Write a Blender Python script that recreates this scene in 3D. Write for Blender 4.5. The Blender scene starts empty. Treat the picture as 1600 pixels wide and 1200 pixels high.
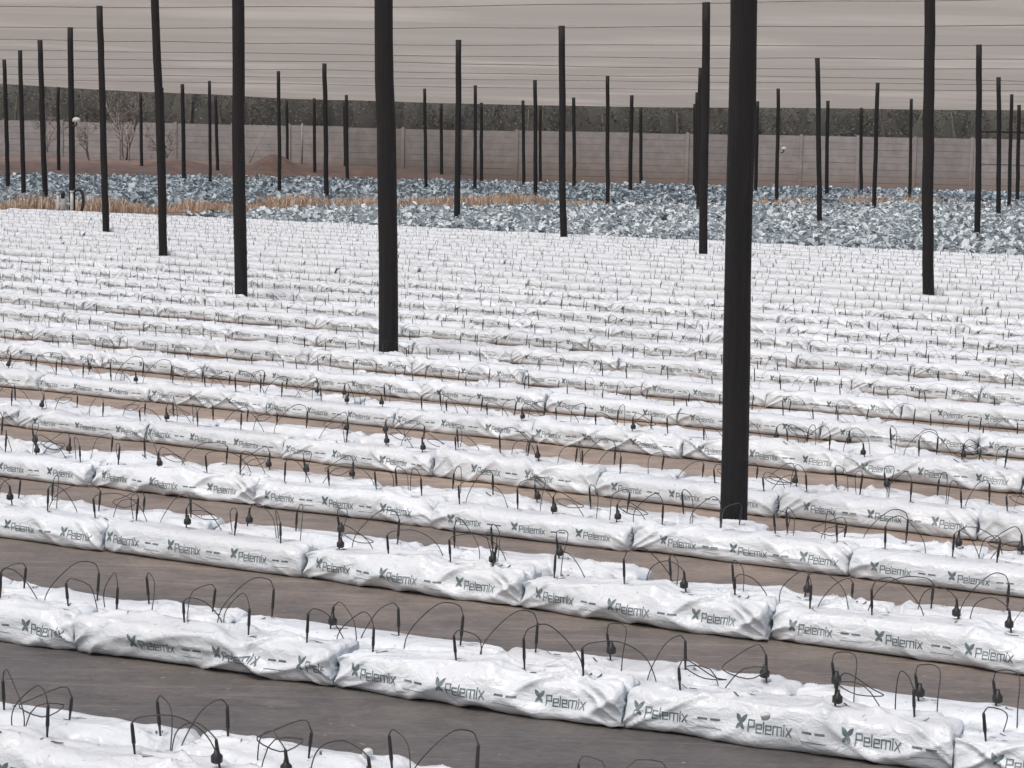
# Shade-net field: double rows of white grow bags with drip stakes, black poles, overhead net,
# blue-grey crop, dry grass path, concrete wall and trees behind.
import bpy, math, random
import numpy as np
from mathutils import Vector, Matrix

rng = np.random.default_rng(7)
random.seed(7)
S = bpy.context.scene
COL = S.collection
R = math.radians

# ------------------------------------------------------------------ camera
H_CAM, F_PX = 1.85, 3300.0
PITCH, ROLL = math.atan(361.8 / F_PX), math.atan(0.024)
Fw = np.array([0, math.cos(PITCH), -math.sin(PITCH)])
Rt = np.array([1.0, 0, 0]); Up = np.cross(Rt, Fw)
c_, s_ = math.cos(ROLL), math.sin(ROLL)
Rt, Up = c_ * Rt + s_ * Up, -s_ * Rt + c_ * Up
cam_d = bpy.data.cameras.new('camera'); cam = bpy.data.objects.new('camera', cam_d); COL.objects.link(cam)
cam_d.sensor_width = 36; cam_d.lens = 36 * F_PX / 1600; cam_d.clip_start = .1; cam_d.clip_end = 3000
M = Matrix(((Rt[0], Up[0], -Fw[0], 0), (Rt[1], Up[1], -Fw[1], 0), (Rt[2], Up[2], -Fw[2], H_CAM), (0, 0, 0, 1)))
cam.matrix_world = M
S.camera = cam

def px(p):                                   # which part of the frame a world point falls in (for captions only)
    v = np.asarray(p, float) - np.array([0, 0, H_CAM]); d = v @ Fw
    if d < .2: return None
    return 800 + F_PX * (v @ Rt) / d, 600 - F_PX * (v @ Up) / d
def in_frame(p, m=0):
    q = px(p)
    return q is not None and -m < q[0] < 1600 + m and -m < q[1] < 1200 + m

# ------------------------------------------------------------------ words
ONES = 'first second third fourth fifth sixth seventh eighth ninth tenth eleventh twelfth thirteenth fourteenth fifteenth sixteenth seventeenth eighteenth nineteenth'.split()
def ordinal(n):
    if n < 20: return ONES[n - 1]
    t, o = divmod(n, 10)
    tens = {2: 'twent', 3: 'thirt', 4: 'fort', 5: 'fift', 6: 'sixt', 7: 'sevent'}[t]
    return tens + 'ieth' if o == 0 else tens + 'y-' + ONES[o - 1]

def tag(o, label=None, cat=None, group=None, kind=None):
    if label: o['label'] = label
    if cat: o['category'] = cat
    if group: o['group'] = group
    if kind: o['kind'] = kind
    return o
def empty(name, loc, rz=0):
    o = bpy.data.objects.new(name, None); o.location = loc; o.rotation_euler.z = rz; o.empty_display_size = .1
    COL.objects.link(o); return o

# ------------------------------------------------------------------ mesh helper
class MB:
    def __init__(s): s.v = []; s.f = []; s.m = []; s.n = 0
    def add(s, v, f, mat=0):
        v = np.asarray(v, float).reshape(-1, 3)
        s.v.append(v); s.f += [tuple(int(i) + s.n for i in q) for q in f]; s.m += [mat] * len(f); s.n += len(v)
    def box(s, x0, x1, y0, y1, z0, z1, mat=0):
        v = [(x, y, z) for z in (z0, z1) for y in (y0, y1) for x in (x0, x1)]
        s.add(v, [(0, 2, 3, 1), (4, 5, 7, 6), (0, 1, 5, 4), (2, 6, 7, 3), (0, 4, 6, 2), (1, 3, 7, 5)], mat)
    def tube(s, pts, rad, k=8, cap=True, mat=0):
        pts = np.asarray(pts, float); n = len(pts)
        rad = np.broadcast_to(np.asarray(rad, float), (n,))
        tg = np.gradient(pts, axis=0); tg /= np.linalg.norm(tg, axis=1)[:, None] + 1e-12
        a = np.array([0, 0, 1.]) if abs(tg[0][2]) < .9 else np.array([1., 0, 0])
        u = np.cross(a, tg[0]); u /= np.linalg.norm(u)
        V = []; th = np.linspace(0, 2 * np.pi, k, endpoint=False)
        for i in range(n):
            u = u - tg[i] * (u @ tg[i]); u /= np.linalg.norm(u) + 1e-12
            w = np.cross(tg[i], u)
            V.append(pts[i] + rad[i] * (np.cos(th)[:, None] * u + np.sin(th)[:, None] * w))
        F = [(i * k + j, i * k + (j + 1) % k, (i + 1) * k + (j + 1) % k, (i + 1) * k + j) for i in range(n - 1) for j in range(k)]
        if cap: F += [tuple(range(k))[::-1], tuple((n - 1) * k + j for j in range(k))]
        s.add(np.concatenate(V), F, mat)
    def build(s, name, mats, parent=None, smooth=True, loc=None):
        me = bpy.data.meshes.new(name)
        me.from_pydata(np.concatenate(s.v).tolist(), [], s.f)
        for m in (mats if isinstance(mats, (list, tuple)) else [mats]): me.materials.append(m)
        me.polygons.foreach_set('material_index', s.m)
        me.polygons.foreach_set('use_smooth', [smooth] * len(s.f))
        me.update()
        o = bpy.data.objects.new(name, me); COL.objects.link(o)
        if parent: o.parent = parent
        if loc is not None: o.location = loc
        return o

def fast_mesh(name, V, F, mats, smooth=True, parent=None):      # big uniform quad mesh
    me = bpy.data.meshes.new(name); F = np.asarray(F, np.int32); k = F.shape[1]
    me.vertices.add(len(V)); me.vertices.foreach_set('co', np.asarray(V, np.float32).ravel())
    me.loops.add(F.size); me.loops.foreach_set('vertex_index', F.ravel())
    me.polygons.add(len(F)); me.polygons.foreach_set('loop_start', np.arange(0, F.size, k, dtype=np.int32))
    me.polygons.foreach_set('use_smooth', np.full(len(F), smooth))
    for m in mats: me.materials.append(m)
    me.update(calc_edges=True); me.validate()
    o = bpy.data.objects.new(name, me); COL.objects.link(o)
    if parent: o.parent = parent
    return o

# ------------------------------------------------------------------ noise
def _h(ix, iy, iz, seed):
    n = (ix * 374761393 + iy * 668265263 + iz * 2147483647 + seed * 1274126177) & 0xffffffff
    n = ((n ^ (n >> 13)) * 1274126177) & 0xffffffff
    n = ((n ^ (n >> 16)) * 2246822519) & 0xffffffff
    return ((n ^ (n >> 15)) & 0xffff) / 32767.5 - 1.0
def noise(x, y, z=0.0, seed=0):
    x, y, z = np.broadcast_arrays(np.asarray(x, float), np.asarray(y, float), np.asarray(z, float))
    ix, iy, iz = (np.floor(a).astype(np.int64) for a in (x, y, z))
    fx, fy, fz = x - ix, y - iy, z - iz
    fx, fy, fz = (a * a * a * (a * (a * 6 - 15) + 10) for a in (fx, fy, fz))
    r = 0
    for dx in (0, 1):
        for dy in (0, 1):
            for dz in (0, 1):
                r = r + _h(ix + dx, iy + dy, iz + dz, seed) * (fx if dx else 1 - fx) * (fy if dy else 1 - fy) * (fz if dz else 1 - fz)
    return r
def ridge(x, y, z=0.0, seed=0): return 1.1 - 2 * np.sqrt(noise(x, y, z, seed) ** 2 + .0035)

# ------------------------------------------------------------------ materials
def mat(name):
    m = bpy.data.materials.new(name); m.use_nodes = True
    nt = m.node_tree; return m, nt, nt.nodes['Principled BSDF'], nt.links
def nd(nt, t, **kw):
    n = nt.nodes.new(t)
    for k, v in kw.items():
        if k in n.inputs: n.inputs[k].default_value = v
        else: setattr(n, k, v)
    return n
def ramp(nt, stops):
    r = nt.nodes.new('ShaderNodeValToRGB'); e = r.color_ramp.elements
    while len(e) < len(stops): e.new(.5)
    for el, (p, c) in zip(e, stops): el.position = p; el.color = (*c, 1)
    return r
def mapping(nt, scale=(1, 1, 1), rot=(0, 0, 0), coord='Object'):
    tc = nt.nodes.new('ShaderNodeTexCoord'); mp = nt.nodes.new('ShaderNodeMapping')
    mp.inputs['Scale'].default_value = scale; mp.inputs['Rotation'].default_value = rot
    nt.links.new(tc.outputs[coord], mp.inputs[0]); return mp
def bump(nt, L, b, src, strength, dist):
    bp = nd(nt, 'ShaderNodeBump', Strength=strength, Distance=dist); L.new(src, bp.inputs['Height']); L.new(bp.outputs[0], b.inputs['Normal'])
def mixc(nt, a, b, fac=None, blend='MIX'):
    m = nt.nodes.new('ShaderNodeMix'); m.data_type = 'RGBA'; m.blend_type = blend
    for s, i in ((a, 6), (b, 7), (fac, 0)):
        if s is None: continue
        if isinstance(s, bpy.types.NodeSocket): nt.links.new(s, m.inputs[i])
        else: m.inputs[i].default_value = (*s, 1) if i else s
    return m.outputs[2]

# white plastic film
m_bag, nt, b, L = mat('white_film')
geo = nt.nodes.new('ShaderNodeNewGeometry'); oi = nt.nodes.new('ShaderNodeObjectInfo')
mpw = nt.nodes.new('ShaderNodeMapping'); L.new(geo.outputs['Position'], mpw.inputs[0])
n1 = nd(nt, 'ShaderNodeTexNoise', Scale=1.1, Detail=5.0, Roughness=.65); L.new(mpw.outputs[0], n1.inputs['Vector'])
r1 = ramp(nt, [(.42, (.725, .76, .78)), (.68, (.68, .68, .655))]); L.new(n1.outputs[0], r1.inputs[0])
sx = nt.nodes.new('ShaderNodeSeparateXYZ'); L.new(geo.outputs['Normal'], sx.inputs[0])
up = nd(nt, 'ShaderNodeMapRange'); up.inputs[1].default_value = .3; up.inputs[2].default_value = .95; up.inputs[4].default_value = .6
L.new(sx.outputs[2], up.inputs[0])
colr = mixc(nt, (.715, .768, .81), r1.outputs[0], up.outputs[0])  # sides tinted bluer than tops: cool sky light put into the film colour
# splash dirt low on the sides
sp = nt.nodes.new('ShaderNodeSeparateXYZ'); L.new(geo.outputs['Position'], sp.inputs[0])
n2 = nd(nt, 'ShaderNodeTexNoise', Scale=9.0, Detail=4.0); L.new(mpw.outputs[0], n2.inputs['Vector'])
low = nd(nt, 'ShaderNodeMapRange'); low.inputs[1].default_value = .035; low.inputs[2].default_value = .0; low.inputs[4].default_value = .55; L.new(sp.outputs[2], low.inputs[0])
mul = nd(nt, 'ShaderNodeMath', operation='MULTIPLY'); L.new(low.outputs[0], mul.inputs[0]); L.new(n2.outputs[0], mul.inputs[1])
colr = mixc(nt, colr, (.42, .36, .31), mul.outputs[0])
nsp = nd(nt, 'ShaderNodeTexNoise', Scale=55.0, Detail=2.0); L.new(mpw.outputs[0], nsp.inputs['Vector'])
rsp = ramp(nt, [(.66, (0, 0, 0)), (.72, (1, 1, 1))]); L.new(nsp.outputs[0], rsp.inputs[0])
ms_ = nd(nt, 'ShaderNodeMath', operation='MULTIPLY'); L.new(rsp.outputs[0], ms_.inputs[0]); L.new(up.outputs[0], ms_.inputs[1])
colr = mixc(nt, colr, (.30, .25, .20), ms_.outputs[0])
hv = nd(nt, 'ShaderNodeMapRange'); hv.inputs[3].default_value = .93; hv.inputs[4].default_value = 1.03; L.new(oi.outputs['Random'], hv.inputs[0])
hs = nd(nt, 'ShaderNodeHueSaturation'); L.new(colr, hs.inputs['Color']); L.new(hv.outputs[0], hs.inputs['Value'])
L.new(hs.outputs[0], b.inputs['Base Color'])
b.inputs['Roughness'].default_value = .28; b.inputs['Specular IOR Level'].default_value = .45
mpb = nt.nodes.new('ShaderNodeMapping'); mpb.inputs['Scale'].default_value = (.7, .7, 1.2); L.new(geo.outputs['Position'], mpb.inputs[0])
nb = nd(nt, 'ShaderNodeTexNoise', Scale=15.0, Detail=3.0, Roughness=.45, Distortion=.5); L.new(mpb.outputs[0], nb.inputs['Vector'])
rg = nd(nt, 'ShaderNodeMath', operation='PINGPONG'); L.new(nb.outputs[0], rg.inputs[0]); rg.inputs[1].default_value = .16
nf = nd(nt, 'ShaderNodeTexNoise', Scale=46.0, Detail=2.0, Distortion=.6); L.new(mpb.outputs[0], nf.inputs['Vector'])
rf = nd(nt, 'ShaderNodeMath', operation='PINGPONG'); L.new(nf.outputs[0], rf.inputs[0]); rf.inputs[1].default_value = .14
sm = nd(nt, 'ShaderNodeMath', operation='MULTIPLY_ADD'); L.new(rf.outputs[0], sm.inputs[0]); sm.inputs[1].default_value = .28; L.new(rg.outputs[0], sm.inputs[2])
bump(nt, L, b, sm.outputs[0], .7, .022)

# printing ink
m_ink, nt, b, L = mat('printing_ink')
mp = mapping(nt, coord='Object'); n = nd(nt, 'ShaderNodeTexNoise', Scale=30.0, Detail=3.0); L.new(mp.outputs[0], n.inputs['Vector'])
r = ramp(nt, [(.35, (.075, .115, .125)), (.75, (.22, .275, .29))]); L.new(n.outputs[0], r.inputs[0]); L.new(r.outputs[0], b.inputs['Base Color'])
b.inputs['Roughness'].default_value = .45
m_slit, nt, b, L = mat('slit_shadow_coir')
n = nd(nt, 'ShaderNodeTexNoise', Scale=60.0); r = ramp(nt, [(.3, (.03, .025, .02)), (.7, (.16, .13, .11))]); L.new(n.outputs[0], r.inputs[0]); L.new(r.outputs[0], b.inputs['Base Color'])

# black plastic
m_blk, nt, b, L = mat('black_plastic')
n = nd(nt, 'ShaderNodeTexNoise', Scale=40.0, Detail=2.0); r = ramp(nt, [(.3, (.012, .012, .013)), (.8, (.035, .034, .035))]); L.new(n.outputs[0], r.inputs[0]); L.new(r.outputs[0], b.inputs['Base Color'])
b.inputs['Roughness'].default_value = .45

m_tube, nt, b, L = mat('drip_tube')
n = nd(nt, 'ShaderNodeTexNoise', Scale=25.0, Detail=2.0); r = ramp(nt, [(.3, (.022, .022, .023)), (.8, (.075, .072, .07))]); L.new(n.outputs[0], r.inputs[0]); L.new(r.outputs[0], b.inputs['Base Color'])
# creosoted timber
m_pole, nt, b, L = mat('creosoted_timber')
mp = mapping(nt, (14, 14, .8)); n = nd(nt, 'ShaderNodeTexNoise', Scale=3.0, Detail=6.0, Roughness=.7); L.new(mp.outputs[0], n.inputs['Vector'])
mp2 = mapping(nt, (1, 1, 1)); nn = nd(nt, 'ShaderNodeTexNoise', Scale=.9, Detail=3.0); L.new(mp2.outputs[0], nn.inputs['Vector'])
r = ramp(nt, [(.3, (.0015, .0017, .003)), (.58, (.006, .006, .008)), (.8, (.03, .027, .027))]); L.new(n.outputs[0], r.inputs[0])
r2 = ramp(nt, [(.45, (0, 0, 0)), (.75, (1, 1, 1))]); L.new(nn.outputs[0], r2.inputs[0])
ob = nt.nodes.new('ShaderNodeObjectInfo')
cc = mixc(nt, r.outputs[0], (.012, .0065, .0055), r2.outputs[0])
L.new(cc, b.inputs['Base Color']); b.inputs['Roughness'].default_value = .7
bump(nt, L, b, n.outputs[0], .9, .02)

# woven ground cover (dust greys to tan further in)
ANG = R(31.0)
m_mat, nt, b, L = mat('woven_ground_cover')
mp = mapping(nt, (.35, 9.0, 1), (0, 0, ANG * 0 + R(28))); n = nd(nt, 'ShaderNodeTexNoise', Scale=2.2, Detail=7.0, Roughness=.7); L.new(mp.outputs[0], n.inputs['Vector'])
mpd = mapping(nt, (1, 1, 1)); nD = nd(nt, 'ShaderNodeTexNoise', Scale=.55, Detail=5.0, Roughness=.6); L.new(mpd.outputs[0], nD.inputs['Vector'])
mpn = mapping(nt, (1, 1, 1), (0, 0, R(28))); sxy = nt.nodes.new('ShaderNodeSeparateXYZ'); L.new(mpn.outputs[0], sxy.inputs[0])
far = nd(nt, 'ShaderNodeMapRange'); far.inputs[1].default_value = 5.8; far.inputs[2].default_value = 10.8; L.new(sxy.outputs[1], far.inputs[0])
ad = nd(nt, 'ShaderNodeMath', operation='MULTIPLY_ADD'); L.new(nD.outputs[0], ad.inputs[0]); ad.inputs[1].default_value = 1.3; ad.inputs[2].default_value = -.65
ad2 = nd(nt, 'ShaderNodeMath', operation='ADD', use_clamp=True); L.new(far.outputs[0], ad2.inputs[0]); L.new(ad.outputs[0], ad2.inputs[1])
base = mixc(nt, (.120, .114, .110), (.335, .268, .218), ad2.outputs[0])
rs = ramp(nt, [(.3, (.92, .92, .92)), (.55, (1, 1, 1)), (.75, (1.08, 1.08, 1.07))]); L.new(n.outputs[0], rs.inputs[0])
cc = mixc(nt, base, rs.outputs[0], 1.0, 'MULTIPLY')
mpb2 = mapping(nt, (1, 1.6, 1), (0, 0, R(28))); nb2 = nd(nt, 'ShaderNodeTexNoise', Scale=3.2, Detail=8.0, Roughness=.7, Distortion=.4); L.new(mpb2.outputs[0], nb2.inputs['Vector'])
rb2 = ramp(nt, [(.36, (.74, .74, .76)), (.52, (1, 1, 1)), (.70, (1.22, 1.18, 1.13))]); L.new(nb2.outputs[0], rb2.inputs[0])
cc = mixc(nt, cc, rb2.outputs[0], 1.0, 'MULTIPLY')
ng = nd(nt, 'ShaderNodeTexNoise', Scale=70.0, Detail=3.0, Roughness=.7); mpg = mapping(nt, (.5, 1, 1), (0, 0, R(28))); L.new(mpg.outputs[0], ng.inputs['Vector'])
rg_ = ramp(nt, [(.34, (.84, .84, .84)), (.5, (1, 1, 1)), (.66, (1.17, 1.16, 1.14))]); L.new(ng.outputs[0], rg_.inputs[0])
cc = mixc(nt, cc, rg_.outputs[0], 1.0, 'MULTIPLY')
nst = nd(nt, 'ShaderNodeTexNoise', Scale=24.0, Detail=1.0); L.new(mpd.outputs[0], nst.inputs['Vector'])
rst = ramp(nt, [(.74, (0, 0, 0)), (.79, (1, 1, 1))]); L.new(nst.outputs[0], rst.inputs[0])
cc = mixc(nt, cc, (.26, .215, .17), rst.outputs[0])
mpc = mapping(nt, (.12, 2.0, 1), (0, 0, R(25))); nc = nd(nt, 'ShaderNodeTexNoise', Scale=1.7, Detail=2.0, Distortion=.3); L.new(mpc.outputs[0], nc.inputs['Vector'])
rcr = ramp(nt, [(.488, (1, 1, 1)), (.5, (1.35, 1.33, 1.3)), (.512, (1, 1, 1))]); L.new(nc.outputs[0], rcr.inputs[0])
cc = mixc(nt, cc, rcr.outputs[0], 1.0, 'MULTIPLY')
L.new(cc, b.inputs['Base Color']); b.inputs['Roughness'].default_value = .6; b.inputs['Specular IOR Level'].default_value = .3
wv = nd(nt, 'ShaderNodeTexNoise', Scale=6.0, Detail=3.0); mpv = mapping(nt, (1.2, 12, 1), (0, 0, R(28))); L.new(mpv.outputs[0], wv.inputs['Vector'])
bump(nt, L, b, wv.outputs[0], .35, .01)

def earth(name, a, c, sc):
    m, nt, b, L = mat(name); mp = mapping(nt); n = nd(nt, 'ShaderNodeTexNoise', Scale=sc, Detail=8.0, Roughness=.65); L.new(mp.outputs[0], n.inputs['Vector'])
    r = ramp(nt, [(.35, a), (.7, c)]); L.new(n.outputs[0], r.inputs[0]); L.new(r.outputs[0], b.inputs['Base Color']); b.inputs['Roughness'].default_value = .95
    bump(nt, L, b, n.outputs[0], .6, .1); return m
m_soil = earth('bare_soil', (.16, .12, .09), (.27, .2, .15), .8)
m_bank = earth('red_earth', (.075, .047, .035), (.15, .096, .068), 1.1)
m_dark = earth('damp_bed_soil', (.035, .037, .04), (.075, .075, .078), 2.0)

def leafmat(name, stops, rough=.5, trans=.15):
    m, nt, b, L = mat(name); g = nt.nodes.new('ShaderNodeNewGeometry')
    r = ramp(nt, stops); L.new(g.outputs['Random Per Island'], r.inputs[0]); L.new(r.outputs[0], b.inputs['Base Color'])
    b.inputs['Roughness'].default_value = rough; b.inputs['Specular IOR Level'].default_value = .5 if rough < .6 else .08
    tr = nd(nt, 'ShaderNodeBsdfTranslucent'); L.new(r.outputs[0], tr.inputs[0])
    mx = nd(nt, 'ShaderNodeMixShader'); mx.inputs[0].default_value = trans
    out = nt.nodes['Material Output']; L.new(b.outputs[0], mx.inputs[1]); L.new(tr.outputs[0], mx.inputs[2]); L.new(mx.outputs[0], out.inputs[0]); return m
m_crop = leafmat('glaucous_leaf', [(0, (.18, .22, .24)), (.25, (.42, .48, .505)), (.7, (.61, .67, .69)), (1, (.84, .88, .89))], .58)
m_cropf = leafmat('bluish_leaf', [(0, (.20, .245, .27)), (.35, (.30, .36, .39)), (.75, (.42, .48, .51)), (1, (.58, .64, .66))], .45)
m_dry = leafmat('dry_grass', [(0, (.36, .25, .175)), (.5, (.56, .435, .33)), (1, (.72, .60, .48))], .8)
m_tree = leafmat('dark_leaf', [(0, (.10, .094, .084)), (.6, (.125, .12, .105)), (1, (.14, .14, .118))], .95, .4)
m_bark = earth('grey_bark', (.12, .10, .085), (.24, .20, .175), 6.0)
m_trunk = earth('dark_bark', (.05, .04, .035), (.1, .085, .07), 3.0)

# concrete
m_con, nt, b, L = mat('weathered_concrete')
mp = mapping(nt, (1, 1, 1)); n = nd(nt, 'ShaderNodeTexNoise', Scale=1.3, Detail=7.0, Roughness=.65); L.new(mp.outputs[0], n.inputs['Vector'])
r = ramp(nt, [(.3, (.136, .124, .117)), (.7, (.204, .188, .178))]); L.new(n.outputs[0], r.inputs[0])
sp = nt.nodes.new('ShaderNodeSeparateXYZ'); g = nt.nodes.new('ShaderNodeNewGeometry'); L.new(g.outputs['Position'], sp.inputs[0])
lo = nd(nt, 'ShaderNodeMapRange'); lo.inputs[1].default_value = 1.4; lo.inputs[2].default_value = .2; lo.inputs[4].default_value = .75; L.new(sp.outputs[2], lo.inputs[0])
cc = mixc(nt, r.outputs[0], (.125, .095, .08), lo.outputs[0])                       # red splash stain on the foot of the wall
oi = nt.nodes.new('ShaderNodeObjectInfo'); hv = nd(nt, 'ShaderNodeMapRange'); hv.inputs[3].default_value = .88; hv.inputs[4].default_value = 1.1; L.new(oi.outputs['Random'], hv.inputs[0])
hs = nd(nt, 'ShaderNodeHueSaturation'); L.new(cc, hs.inputs['Color']); L.new(hv.outputs[0], hs.inputs['Value'])
L.new(hs.outputs[0], b.inputs['Base Color']); b.inputs['Roughness'].default_value = .9; bump(nt, L, b, n.outputs[0], .4, .03)

def plain(name, a, c, rough=.5, sc=5.0):
    m, nt, b, L = mat(name); mp = mapping(nt); n = nd(nt, 'ShaderNodeTexNoise', Scale=sc, Detail=4.0); L.new(mp.outputs[0], n.inputs['Vector'])
    r = ramp(nt, [(.3, a), (.7, c)]); L.new(n.outputs[0], r.inputs[0]); L.new(r.outputs[0], b.inputs['Base Color']); b.inputs['Roughness'].default_value = rough; return m
m_pvc = plain('white_pvc', (.42, .42, .41), (.6, .6, .59), .45)
m_tank = plain('grey_plastic', (.2, .21, .21), (.34, .35, .34), .5)
m_wire = plain('dark_wire', (.12, .106, .098), (.20, .178, .165), .6)
m_rail = plain('dark_rail', (.02, .018, .018), (.05, .045, .042), .7)
m_disc = plain('pale_plastic', (.6, .65, .63), (.72, .76, .74), .35)

# shade net: threads scatter and transmit the daylight; seen along its plane the threads close up
NET = dict(open_=.62, )
m_net, nt, b, L = mat('shade_net')
nt.nodes.remove(b); out = nt.nodes['Material Output']
mp = mapping(nt, (.02, .42, 1), (0, 0, R(18))); n = nd(nt, 'ShaderNodeTexNoise', Scale=1.0, Detail=6.0, Roughness=.7); L.new(mp.outputs[0], n.inputs['Vector'])
rc = ramp(nt, [(.25, (.257, .230, .200)), (.5, (.282, .253, .220)), (.75, (.312, .281, .247))]); L.new(n.outputs[0], rc.inputs[0])
mpp = mapping(nt, (.10, .12, 1), (0, 0, R(18))); npch = nd(nt, 'ShaderNodeTexNoise', Scale=1.3, Detail=3.0); L.new(mpp.outputs[0], npch.inputs['Vector'])
rp_ = ramp(nt, [(.5, (1, 1, 1)), (.72, (1.3, 1.3, 1.3))]); L.new(npch.outputs[0], rp_.inputs[0])
netc = mixc(nt, rc.outputs[0], rp_.outputs[0], 1.0, 'MULTIPLY')
df = nd(nt, 'ShaderNodeBsdfDiffuse'); tl = nd(nt, 'ShaderNodeBsdfTranslucent'); tp = nd(nt, 'ShaderNodeBsdfTransparent')
L.new(netc, df.inputs[0]); L.new(netc, tl.inputs[0])
ms = nd(nt, 'ShaderNodeMixShader'); ms.inputs[0].default_value = .62; L.new(df.outputs[0], ms.inputs[1]); L.new(tl.outputs[0], ms.inputs[2])
lw = nd(nt, 'ShaderNodeLayerWeight', Blend=.5)                  # facing: 0 face-on, 1 edge-on
op = nd(nt, 'ShaderNodeMapRange'); op.inputs[1].default_value = .0; op.inputs[2].default_value = .9; op.inputs[3].default_value = .34; op.inputs[4].default_value = .97
L.new(lw.outputs['Facing'], op.inputs[0])
mx = nd(nt, 'ShaderNodeMixShader'); L.new(op.outputs[0], mx.inputs[0]); L.new(tp.outputs[0], mx.inputs[1]); L.new(ms.outputs[0], mx.inputs[2])
L.new(mx.outputs[0], out.inputs[0])

# ------------------------------------------------------------------ setting: ground sheets
mb = MB(); mb.add([(-400, -60, 0), (400, -60, 0), (400, 500, 0), (-400, 500, 0)], [(0, 1, 2, 3)]); tag(mb.build('ground', m_soil), kind='structure')
def sheet(name, pts, z, m):
    mb = MB(); mb.add([(x, y, z) for x, y in pts], [tuple(range(len(pts)))]); o = mb.build(name, m, smooth=False); tag(o, kind='structure'); return o
sheet('weed_mat', [(-36, -16), (36, -16), (36, 21.9), (-5.6, 49.4), (-12.6, 54.6), (-36, 22)], .004, m_mat)

# ------------------------------------------------------------------ beds of grow bags
BL = 1.06                                        # bag length
BW, BH, GAP, PITCH_U = .195, .136, .055, 1.066
beds = [  # angle of the row, point on the front foot of the front strand, offsets of known bag joints
    (23.0, (-.80, 5.58), .35), (24.2, (-.163, 6.906), -.47), (27.5, (.007, 8.465), .05), (27.8, (-.414, 10.254), .04),
    (31.2, (-.462, 11.892), 0.02), (31.0, (-.069, 13.507), .23), (32.0, (.202, 15.016), 2.17)]
for i in range(18):
    nn_ = 12.85 + 1.445 * (i + 1) + rng.normal(0, .03); a = R(31.5)
    beds.append((31.6 + rng.normal(0, .15), (nn_ * math.sin(a) - 2 * math.cos(a), nn_ * math.cos(a) + 2 * math.sin(a)), rng.uniform(0, 1)))

def bag_grid(seed, nu, nt_, rough):
    """grid of points of one bag: u along the row (x), loop of the section from the underside up the front, over and down the back"""
    th = np.linspace(0, 2 * np.pi, 721) - np.pi / 2            # start at bottom
    e = 2 / 3.5
    cx = -np.sign(np.cos(th)) * np.abs(np.cos(th)) ** e; cz = np.sign(np.sin(th)) * np.abs(np.sin(th)) ** e
    Y = BW / 2 * cx; Z = BH / 2 * (1 + cz)
    s = np.concatenate([[0], np.cumsum(np.hypot(np.diff(Y), np.diff(Z)))]); P = s[-1]
    ss = np.linspace(0, P, nt_, endpoint=False)
    Y = np.interp(ss, s, Y); Z = np.interp(ss, s, Z)
    ct = 0.5 - .5 * np.cos(np.linspace(0, np.pi, nu)); lin = np.linspace(0, 1, nu)
    uu = (.25 * ct + .75 * lin - .5) * BL
    U, Tt = np.meshgrid(uu, ss, indexing='ij'); Yg = np.tile(Y, (nu, 1)); Zg = np.tile(Z, (nu, 1))
    d0 = (uu + BL / 2)[:, None]; d1 = (BL / 2 - uu)[:, None]; d = np.minimum(d0, d1)
    q = np.clip(d / .05, 0, 1); q = np.sqrt(1 - (1 - q) ** 2)
    sec = .86 + .14 * q
    Yg = Yg * (sec * (1.02 + .13 * (.5 - Zg / BH)))
    low = 1 + .05 * noise(U * 2.3, 0, 3, seed) - .05 * (1 - q)
    Zg = Zg * (.9 + .1 * q) * low
    zt = np.clip(Zg / BH, 0, 1.1)
    # outward normal approx from section
    ny = Yg / (BW / 2); nz = (Zg - BH / 2) / (BH / 2); l = np.hypot(np.abs(ny) ** 2.6 * np.sign(ny), np.abs(nz) ** 2.6 * np.sign(nz)) + 1e-6
    ny = np.abs(ny) ** 2.6 * np.sign(ny) / l; nz = np.abs(nz) ** 2.6 * np.sign(nz) / l
    end = np.clip(1 - d / .26, 0, 1) ** 1.3
    dirn = np.where(d0 < d1, 1, -1)
    wx = U + .03 * noise(U * 6, Tt * 7, 1, seed + 3)
    disp = .007 * noise(U * 2.6, Tt * 4, 0, seed)
    side = np.where(Tt < P / 2, 1, -1); tq = np.minimum(Tt, P - Tt)
    f1 = np.clip(ridge(wx * 3.2 * 1.0 + tq * 5.5, tq * 2.2 - U * 1.0, 0, seed + 5), 0, 1)
    f2 = np.clip(ridge(wx * 3.6 - tq * 6.5, tq * 2.6 + U * .8, 2, seed + 7), 0, 1)
    f3 = np.clip(ridge(U * 1.6 + .2 * noise(U * 3, tq * 6, 1, seed), tq * 11, 8, seed + 21), 0, 1)
    disp += rough * (.014 * (f1 ** 3 - .2) + .012 * (f2 ** 4 - .15) + .009 * (f3 ** 4 - .15))
    disp += .0016 * rough * ridge(U * 12 + tq * 7, tq * 13, 4, seed + 9)
    disp += end * (.020 * (np.abs(ridge(U * 4 * dirn + tq * 2, tq * 15 - U * dirn * 9, 5, seed + 11)) ** 2.2) - .008)
    disp += end * rough * .012 * noise(U * 8, tq * 12, 6, seed + 13)
    foot = np.clip(Zg / .03, 0, 1)
    disp = disp * (.35 + .65 * foot)
    Yg = Yg + disp * ny; Zg = Zg + disp * nz
    U = U + .006 * noise(U * 4, Tt * 14, 9, seed + 17) * 1.0
    Zg = np.maximum(Zg, .004)
    return np.stack([U, Yg, Zg], -1), P

def grid_faces(nu, k):
    i, j = np.meshgrid(np.arange(nu - 1), np.arange(k), indexing='ij'); i = i.ravel(); j = j.ravel(); j2 = (j + 1) % k
    return np.stack([i * k + j, (i + 1) * k + j, (i + 1) * k + j2, i * k + j2], 1)

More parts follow.
